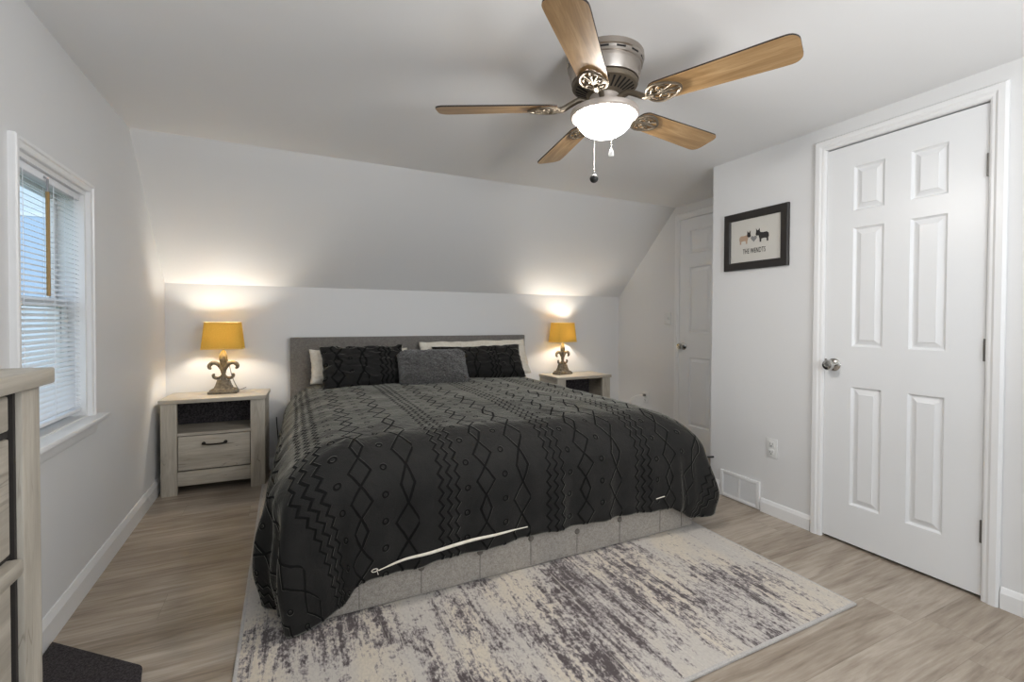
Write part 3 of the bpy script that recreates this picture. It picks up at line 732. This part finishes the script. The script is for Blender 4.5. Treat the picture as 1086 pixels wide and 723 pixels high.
# ------------------------------------------------------------------ table lamps
def table_lamp(label, loc, rz):
    r = thing('table_lamp', label, 'lamp', loc, rz, 'fleur-de-lis table lamps')
    k = 1.06
    def sq(z, w, d): return z * k, w, d
    m = MB()
    steps = [(0, .088, .050), (.014, .088, .050), (.018, .080, .045), (.028, .074, .042), (.032, .056, .036), (.060, .044, .028), (.088, .036, .024)]
    prev = None
    for z, hx, hy in steps:
        ring = [m.bm.verts.new((a * hx, b * hy, z * k)) for a, b in ((-1, -1), (1, -1), (1, 1), (-1, 1))]
        if prev:
            for i in range(4): m.bm.faces.new((prev[i], prev[(i + 1) % 4], ring[(i + 1) % 4], ring[i]))
        else: m.bm.faces.new(ring[::-1])
        prev = ring
    m.bm.faces.new(prev)
    m.build('base', M_weath, r, angle=20)
    m = MB()
    m.lathe([(.020, .086 * k), (.013, .10 * k), (.012, .125 * k), (.017, .135 * k), (.017, .145 * k), (.011, .152 * k), (.012, .17 * k), (.020, .195 * k), (.026, .222 * k), (.025, .245 * k), (.017, .268 * k), (.008, .283 * k), (.007, .292 * k)], 0, 0, 24, sy=.75)
    for s in (-1, 1):
        P = spline([(s * .004, 0, .130 * k), (s * .014, 0, .165 * k), (s * .036, 0, .195 * k), (s * .062, 0, .202 * k), (s * .083, 0, .186 * k), (s * .084, 0, .168 * k), (s * .072, 0, .164 * k)], 5)
        L = len(P); m.tube(P, [.008 + .007 * math.sin(PI * min(1, i / L * 1.1)) for i in range(L)], 10, flat=1.0)
        P = spline([(s * .004, 0, .135 * k), (s * .012, 0, .110 * k), (s * .034, 0, .098 * k), (s * .056, 0, .106 * k), (s * .062, 0, .122 * k), (s * .052, 0, .126 * k)], 5)
        L = len(P); m.tube(P, [.006 + .005 * math.sin(PI * min(1, i / L * 1.1)) for i in range(L)], 10)
    m.build('fleur_de_lis_stem', M_weath, r)
    MB().lathe([(.006, .292 * k), (.006, .325), (.016, .33), (.016, .365), (.001, .366)], 0, 0, 16).build('socket', M_nickel_d, r)
    MB().lathe([(.001, .366), (.014, .372), (.026, .395), (.028, .410), (.022, .430), (.001, .440)], 0, 0, 20).build('bulb', M_bulb, r)
    m = MB(); b0, b1 = (.124, .078, .312), (.106, .064, .494)
    def ring(hx, hy, z, t=0, rc=.016):
        out = []
        for cx, cy, a0 in ((hx - rc, hy - rc, 0), (-hx + rc, hy - rc, 90), (-hx + rc, -hy + rc, 180), (hx - rc, -hy + rc, 270)):
            for q in range(5):
                a = R(a0 + q * 22.5); out.append(m.bm.verts.new((cx + (rc - t) * math.cos(a), cy + (rc - t) * math.sin(a), z)))
        return out
    for t in (0, .0015):
        A = ring(*b0, t); Bq = ring(*b1, t); n = len(A)
        for i in range(n): m.bm.faces.new((A[i], A[(i + 1) % n], Bq[(i + 1) % n], Bq[i]))
        if t == 0: A0, B0 = A, Bq
        else:
            for i in range(n):
                m.bm.faces.new((A0[i], A[i], A[(i + 1) % n], A0[(i + 1) % n])); m.bm.faces.new((B0[i], B0[(i + 1) % n], Bq[(i + 1) % n], Bq[i]))
    sh = m.build('lamp_shade', M_shade, r, label='yellow fabric shade')
    for hx, hy, z0, z1 in ((.1255, .0795, .309, .317), (.1075, .0655, .490, .497)):
        m = MB(); rings = []
        for t in (0, .004):
            for z in (z0, z1): rings.append(ring(hx, hy, z, t))
        a, b, c, d = rings; n = len(a)
        for p, q in ((a, b), (b, d), (d, c), (c, a)):
            for i in range(n): m.bm.faces.new((p[i], p[(i + 1) % n], q[(i + 1) % n], q[i]))
        m.build('shade_trim', M_shadetrim, sh)
    m = MB()
    for a in (0, PI / 2): m.tube([(-.104 * math.cos(a), -.062 * math.sin(a), .488), (.104 * math.cos(a), .062 * math.sin(a), .488)], .0015, 6)
    m.tube([(0, 0, .366), (.034, 0, .38), (.036, 0, .44), (0, 0, .488)], .0014, 6)
    m.build('shade_frame', M_nickel_d, sh)
    return r
tl1 = table_lamp('lit yellow-shaded fleur-de-lis lamp on the nightstand by the window', (.362, -.155, .6235), R(-4))
tl2 = copy_tree(tl1); tl2.location = (3.165, -.140, .6235); tl2.rotation_euler.z = R(14)
tl2['label'] = 'lit yellow-shaded fleur-de-lis lamp on the nightstand right of the bed'
MB().tube([Vector(q) - Vector((.362, -.215, .6235)) for q in spline([(.372, -.205, .90), (.392, -.190, .82), (.412, -.175, .72), (.442, -.15, .640), (.462, -.10, .632), (.482, -.035, .630), (.50, -.022, .55), (.55, -.02, .45)], 8)], .0028, 8).build('cord', M_cord, tl1)

# ------------------------------------------------------------------ dresser
DX, DYE, DZ = .432, -3.033, 1.070
dr = thing('dresser', 'tall greywashed wooden dresser at the left edge', 'dresser', (.22, -3.60, 0))
lx = DX - .22; ye = DYE + 3.60; yl = -.62       # front plane x, far end y, near end y
MB().box(-.195, lx + .013, yl - .013, ye + .013, DZ - .024, DZ, .003).build('top', M_dw_y, dr)
MB().box(lx - .030, lx, ye - .052, ye, 0, DZ - .025, .003).build('front_post', M_dw_z, dr)
MB().box(lx - .030, lx, yl, yl + .085, 0, DZ - .025, .003).build('front_post', M_dw_z, dr)
MB().box(-.19, lx - .031, ye - .02, ye, 0, DZ - .025, .002).build('side_panel', M_dw_z, dr)
MB().box(-.19, lx - .031, yl, yl + .02, 0, DZ - .025, .002).build('side_panel', M_dw_z, dr)
MB().box(-.19, -.18, yl + .021, ye - .021, .05, DZ - .03).build('back_panel', M_dark, dr)
MB().box(-.178, lx - .040, yl + .021, ye - .021, .03, DZ - .030).build('carcass', M_dark, dr, label='dark carcass seen in the drawer gaps')
for q in ((ye - .0590, ye - .0525, .152, DZ - .026), ): MB().box(lx - .030, lx - .0072, *q).build('edge_shade', M_dark, dr, label='near-black strip painted as shade in the gap beside the drawers')  # dark strip added as the shadow line between post and drawers
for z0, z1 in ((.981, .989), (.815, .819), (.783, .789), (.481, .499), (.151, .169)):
    MB().box(lx - .032, lx - .012, yl + .092, ye - .0600, z0, z1).build('gap_shade', M_dark, dr, label='near-black strip painted as shade in the gap between drawers')  # dark strips added as the shade between drawer fronts
for z0, z1 in ((.990, 1.038), (.820, .980), (.500, .782), (.170, .480)):
    d = MB().box(lx - .032, lx - .010, yl + .092, ye - .061, z0, z1, .003).build('drawer', M_dw_y, dr)
    if z1 - z0 > .1:
        zc = (z0 + z1) / 2
        MB().tube([(lx - .010, .0, zc), (lx + .014, .0, zc), (lx + .014, -.13, zc), (lx - .010, -.13, zc)], .005, 8).build('handle', M_bronze, d, label='dark bronze bar handle')
MB().box(lx - .030, lx + .004, yl + .086, ye - .0595, .790, .814, .006).build('rail', M_dw_y, dr)
MB().box(lx - .030, lx - .004, yl + .086, ye - .053, .05, .150, .004).build('bottom_rail', M_dw_y, dr)

# ------------------------------------------------------------------ ceiling fan
FX, FY = 1.888, -2.467
fan = thing('ceiling_fan', 'five-blade ceiling fan with brushed nickel housing and lit globe', 'ceiling fan', (FX, FY, H))
z = lambda v: v - H
MB().lathe([(.001, -.0005), (.148, -.0005), (.150, -.004), (.150, -.022), (.145, -.026), (.143, -.034), (.145, -.036), (.144, -.044), (.139, -.046), (.138, -.054), (.139, -.056), (.132, -.090), (.129, -.098), (.001, -.098)], 0, 0, 64).build('motor_housing', M_nickel, fan, angle=25)
for i in range(14):
    a = 2 * PI * i / 14; o = MB().box(.1375, .1445, -.018, .018, -.0345, -.0275, .001).xform(Matrix.Rotation(a, 4, 'Z')).build('housing_slot', M_vent_d, fan)
vr = MB().lathe([(.001, -.099), (.124, -.099), (.127, -.104), (.127, -.112), (.122, -.118), (.062, -.146), (.058, -.150), (.001, -.150)], 0, 0, 64).build('vent_ring', M_nickel_d, fan, angle=25)
for i in range(30):
    a = 2 * PI * i / 30
    m = MB(); pts = [(.113, -.0040), (.072, -.0030), (.072, .0030), (.113, .0040)]
    zf = lambda r: -.118 - (.122 - r) / .060 * .028
    A = [m.bm.verts.new((r, t, zf(r) - .0015)) for r, t in pts]; B = [m.bm.verts.new((r, t, zf(r) + .004)) for r, t in pts]
    m.bm.faces.new(A); m.bm.faces.new(B[::-1])
    for k in range(4): m.bm.faces.new((A[k], B[k], B[(k + 1) % 4], A[(k + 1) % 4]))
    m.xform(Matrix.Rotation(a, 4, 'Z')).build('vent_slot', M_vent_d, vr, smooth=False)
MB().lathe([(.001, -.150), (.056, -.150), (.058, -.153), (.058, -.172), (.060, -.178), (.060, -.196), (.070, -.202), (.120, -.206), (.130, -.210), (.133, -.217), (.132, -.228), (.126, -.233), (.112, -.234), (.110, -.228), (.001, -.228)], 0, 0, 64).build('light_fitter', M_fitter, fan, angle=30)
gl = [(.001, -.230), (.108, -.230)] + [(.109 * math.cos(t), -.232 - .076 * math.sin(t)) for t in [i * PI / 2 / 14 for i in range(15)]]
MB().lathe(gl, 0, 0, 48).build('globe', M_globe, fan, label='lit frosted glass bowl')
PH = -1.126
def blade(a):
    m = MB(); r0, r1 = .185, .663; out = []
    def hwid(r):
        t = (r - r0) / (r1 - r0); return lerp(.052, .066, min(1, t * 1.15))
    N = 22
    pts = []
    for i in range(N + 1):
        r = lerp(r0 + .03, r1 - .035, i / N); pts.append((r, hwid(r)))
    cap = [(r1 - .035 + .035 * math.sin(q), hwid(r1) - .035 + .035 * math.cos(q)) for q in [i * PI / 2 / 6 for i in range(1, 7)]]
    root = [(r0 + .03 - .03 * math.sin(q), hwid(r0) - .03 + .03 * math.cos(q)) for q in [i * PI / 2 / 5 for i in range(5, 0, -1)]]
    up = root + pts + cap; poly = up + [(r, -w) for r, w in up[::-1]]
    m.prism(poly, -.003, .003, 'z', 0); m.bm.normal_update()
    for f in m.bm.faces: f.material_index = 1 if abs(f.normal.z) < .5 else 0
    m.xform(Matrix.Rotation(R(-12), 4, 'X'))
    b = m.build('blade', [M_oak, M_bladeedge], fan, smooth=False); b.location = (0, 0, z(1.980)); b.rotation_euler = (0, 0, a)
    m = MB()
    # arm from flywheel to the blade root
    m.tube(spline([(.060, 0, .020), (.095, 0, .030), (.130, 0, .014), (.165, 0, -.006), (.20, 0, -.008)], 6), [.011] * 25, 10, flat=1)
    # filigree plate under the root: outline ring and scrolls
    T = Matrix.Rotation(R(-12), 4, 'X')
    def tp(pts, rad): m.tube([T @ Vector((x, y, -.009)) for x, y in pts], rad, 6)
    ol = [(.175 + .062 + .062 * math.cos(q), .047 * math.sin(q) * (1.0 - .25 * math.cos(q))) for q in [i * 2 * PI / 28 for i in range(29)]]
    tp(ol, .0048)
    for s in (-1, 1):
        tp([(.190 + .020 * k / 4, s * (.004 + .028 * math.sin(k / 4 * PI / 2))) for k in range(5)], .004)
        tp([(.232 + .020 * math.cos(q) * (1 - q / 11), s * (.022 + .016 * math.sin(q) * (1 - q / 11))) for q in [i * .5 for i in range(13)]], .0036)
        tp([(.215, s * .004), (.245, s * .010), (.275, s * .026), (.290, s * .016)], .0036)
    tp([(.18, 0), (.22, 0), (.26, 0), (.298, 0)], .0045)
    for q in ((.205, .026), (.205, -.026), (.272, 0)):
        v = T @ Vector((q[0], q[1], -.012)); m.lathe([(.001, v.z - .004), (.006, v.z - .002), (.006, v.z + .004)], v.x, v.y, 10)
    m.build('blade_arm', M_nickel_d, b, label='ornate antique nickel blade arm')
for i in range(5): blade(PH + i * 2 * PI / 5)
def chain(x, y, z0, z1, fob, nm):
    m = MB(); m.tube([(x, y, z0), (x, y, z1)], .0011, 6)
    nb = int((z0 - z1) / .009)
    for i in range(nb): zz = z0 - i * .009; m.lathe([(.0003, zz + .002), (.0021, zz), (.0003, zz - .002)], x, y, 6)
    c = m.build('pull_chain', M_chrome, fan)
    if fob == 'ball': MB().lathe([(.001, z1 + .014), (.006, z1 + .013)] + [(.0155 * math.sin(t), z1 + .0155 * math.cos(t) - .004) for t in [i * PI / 12 for i in range(2, 13)]], x, y, 20).build('fob', M_blackplastic, c, label='round black chain fob')
    else: MB().lathe([(.001, z1 + .012), (.004, z1 + .010), (.010, z1 - .004), (.009, z1 - .016), (.001, z1 - .020)], x, y, 16).build('fob', M_plastic, c, label='small white chain fob')
# towards the camera: unit vector from fan to camera
cv = Vector((XC - FX, YC - FY)).normalized(); rt = Vector((-cv.y, cv.x))
if (rt.x * math.cos(YAW) - rt.y * math.sin(YAW)) < 0: rt = -rt
p = cv * .120 - rt * .036; chain(p.x, p.y, -.225, z(1.672), 'ball', 0)
p = cv * .110 + rt * .026; chain(p.x, p.y, -.228, z(1.765), 'w', 1)

# ------------------------------------------------------------------ wall fittings
# framed print
FYa, FYb, FZ0, FZ1 = -1.845, -2.272, 1.463, 1.820
pf = thing('framed_print', 'black-framed print of two dogs on the white wall', 'framed picture', (X1 - .002, (FYa + FYb) / 2, (FZ0 + FZ1) / 2))
hw_, hh_ = (FYa - FYb) / 2, (FZ1 - FZ0) / 2; fwid = .047
m = MB(); prof = [(0, 0), (0, -.016), (.004, -.020), (fwid - .006, -.020), (fwid, -.013), (fwid, 0)]
V = [[m.bm.verts.new((t, a * (hw_ - u), b * (hh_ - u))) for a, b in ((-1, -1), (1, -1), (1, 1), (-1, 1))] for u, t in prof]
for i in range(len(V)):
    for k in range(4): m.bm.faces.new((V[i][k], V[i][(k + 1) % 4], V[(i + 1) % len(V)][(k + 1) % 4], V[(i + 1) % len(V)][k]))
m.build('frame', M_blackframe, pf, angle=20)
pr = MB().box(-.008, -.002, -hw_ + fwid - .002, hw_ - fwid + .002, -hh_ + fwid - .002, hh_ - fwid + .002).build('print', M_paper, pf, smooth=False)
DOG = [(-.44, .0), (-.44, -.06), (-.40, -.12), (-.40, -.30), (-.30, -.30), (-.28, -.14), (-.10, -.12), (.08, -.14), (.10, -.30), (.20, -.30), (.22, -.12), (.27, .0), (.30, .06), (.38, .04), (.46, .06), (.50, .12), (.47, .22), (.46, .30), (.47, .42), (.38, .32), (.30, .32), (.22, .42), (.20, .28), (.16, .20), (-.05, .17), (-.30, .18), (-.42, .10)]
def dog(cy, cz, s, flip, mat, nm, headmat=None):
    # local y decreases towards the right of the picture as seen from the room
    m = MB(); pts = [(cy - (u * s if not flip else -u * s), cz + v * s * 1.28) for u, v in DOG]
    m.prism(pts, -.0092, -.0081, 'x'); o = m.build(nm, mat, pr, smooth=False)
    if headmat:
        hp = [(.20, .10), (.30, .06), (.38, .04), (.46, .06), (.50, .12), (.47, .22), (.46, .30), (.47, .42), (.38, .32), (.30, .32), (.22, .42), (.20, .28)]
        m = MB(); m.prism([(cy - u * s, cz + v * s * 1.28) for u, v in hp], -.0098, -.0093, 'x'); m.build('dog_head', headmat, o, smooth=False)
dog(.068, .012, .085, False, M_tan, 'tan_dog', M_ink); dog(-.052, .014, .092, True, M_ink, 'black_dog')
ht = []
for i in range(24):
    t = i / 24 * 2 * PI; ht.append((.006 - .0013 * 16 * math.sin(t) ** 3 * 1.0, .006 + .0013 * (13 * math.cos(t) - 5 * math.cos(2 * t) - 2 * math.cos(3 * t) - math.cos(4 * t))))
MB().prism(ht, -.0092, -.0081, 'x').build('heart', M_gink, pr, smooth=False)
def text(body, size, loc, mat, parent, name, xs=1):
    c = bpy.data.curves.new(name, 'FONT'); c.body = body; c.size = size; c.align_x = 'CENTER'; c.extrude = .0004; c.space_character = 1.15
    o = bpy.data.objects.new(name, c); C.objects.link(o)
    dg = bpy.context.evaluated_depsgraph_get(); me = bpy.data.meshes.new_from_object(o.evaluated_get(dg)); C.objects.unlink(o); bpy.data.objects.remove(o)
    # face -x, text right direction = -y
    mx = Matrix(((0, 0, -1, loc[0]), (-xs, 0, 0, loc[1]), (0, 1, 0, loc[2]), (0, 0, 0, 1)))
    me.transform(mx); me.materials.clear(); me.materials.append(mat)
    q = bpy.data.objects.new(name, me); C.objects.link(q); q.parent = parent; return q
text('THE WENDTS', .044, (-.0090, .004, -.082), M_ink, pr, 'lettering', .50)

def plate(name, x, y, z, label, cat, kind, grp=None, side=-1):
    o = thing(name, label, cat, (x, y, z), 0, grp)
    MB().box(-.006, -.0005, -.035, .035, -.057, .057, .003).build('cover_plate', M_plastic, o)
    if kind == 'outlet':
        for dz in (-.024, .024):
            f = MB().box(-.009, -.0055, -.0165, .0165, dz - .017, dz + .017, .003).build('receptacle', M_plastic, o)
            m = MB()
            for dy in (-.007, .007): m.box(-.0095, -.0085, dy - .0012, dy + .0012, dz - .002, dz + .008)
            m.box(-.0095, -.0085, -.003, .003, dz - .011, dz - .006); m.build('slots', M_slot, f, smooth=False)
    else:
        MB().box(-.012, -.0055, -.006, .006, -.013, .013, .002).build('toggle', M_plastic, o)
    return o
plate('wall_outlet', X1, -2.182, .395, 'white double outlet on the wall above the vent grille', 'outlet', 'outlet', 'white wall outlets')
plate('wall_outlet', X2, -.428, .385, 'white outlet with a plugged cord beside the right nightstand', 'outlet', 'outlet', 'white wall outlets')
plate('light_switch', X2, -.715, 1.165, 'white toggle light switch left of the closet door', 'light switch', 'switch')
cd = thing('power_cord', 'grey cord plugged in the outlet beside the right nightstand', 'cord', (X2, -.428, .385))
MB().box(-.036, -.0098, -.012, .012, .012, .036, .004).build('plug', M_cord, cd)
MB().tube(spline([(-.036, 0, .024), (-.07, .04, .020), (-.10, .10, -.02), (-.13, .16, -.10), (-.14, .20, -.22), (-.14, .22, -.376)], 8), .004, 8).build('cord', M_plastic, cd)
# return-air grille
vg = thing('vent_grille', 'white return-air grille set in the wall near the floor', 'vent', (X1, -1.972, .0))
y0, y1, z0, z1 = -.140, .143, .004, .172
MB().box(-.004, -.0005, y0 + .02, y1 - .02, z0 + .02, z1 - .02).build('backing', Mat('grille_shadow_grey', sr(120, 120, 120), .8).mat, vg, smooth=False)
MB().box(-.014, -.0005, y0, y0 + .024, z0, z1, .003).box(-.014, -.0005, y1 - .024, y1, z0, z1, .003).box(-.014, -.0005, y0 + .024, y1 - .024, z0, z0 + .022, .003).box(-.014, -.0005, y0 + .024, y1 - .024, z1 - .022, z1, .003).box(-.013, -.0045, -.007, .007, z0 + .022, z1 - .022).build('frame', M_trim, vg)
m = MB()
nl = 14
for i in range(nl):
    zz = z0 + .026 + (z1 - z0 - .052) * i / (nl - 1)
    for a, b in ((y0 + .024, -.007), (.007, y1 - .024)):
        m.prism([(-.012, zz - .004), (-.0045, zz + .002), (-.0045, zz + .0035), (-.012, zz - .0025)], a, b, 'y')
m.build('louvres', M_trim, vg, smooth=False)
# door stop behind the duvet, on the wall corner
tag(MB().tube([(X1 - .0005, -1.765, .232), (X1 - .075, -1.765, .238)], .0055, 10).lathe([(.010, X1 - .075), (.011, X1 - .085), (.006, X1 - .090)], -1.765, .238, 14, 'x').build('door_stop', M_blackplastic),
    'small black rod door stop on the wall corner behind the duvet', 'door stop')
# outlet by the left nightstand
tag(MB().tube(spline([(.690, -.020, .40), (.693, -.024, .34), (.70, -.03, .25), (.705, -.03, .15), (.71, -.03, .045)], 6), .0035, 8).build('power_cord', M_blackplastic), 'dark cord hanging down the wall between left nightstand and bed', 'cord')
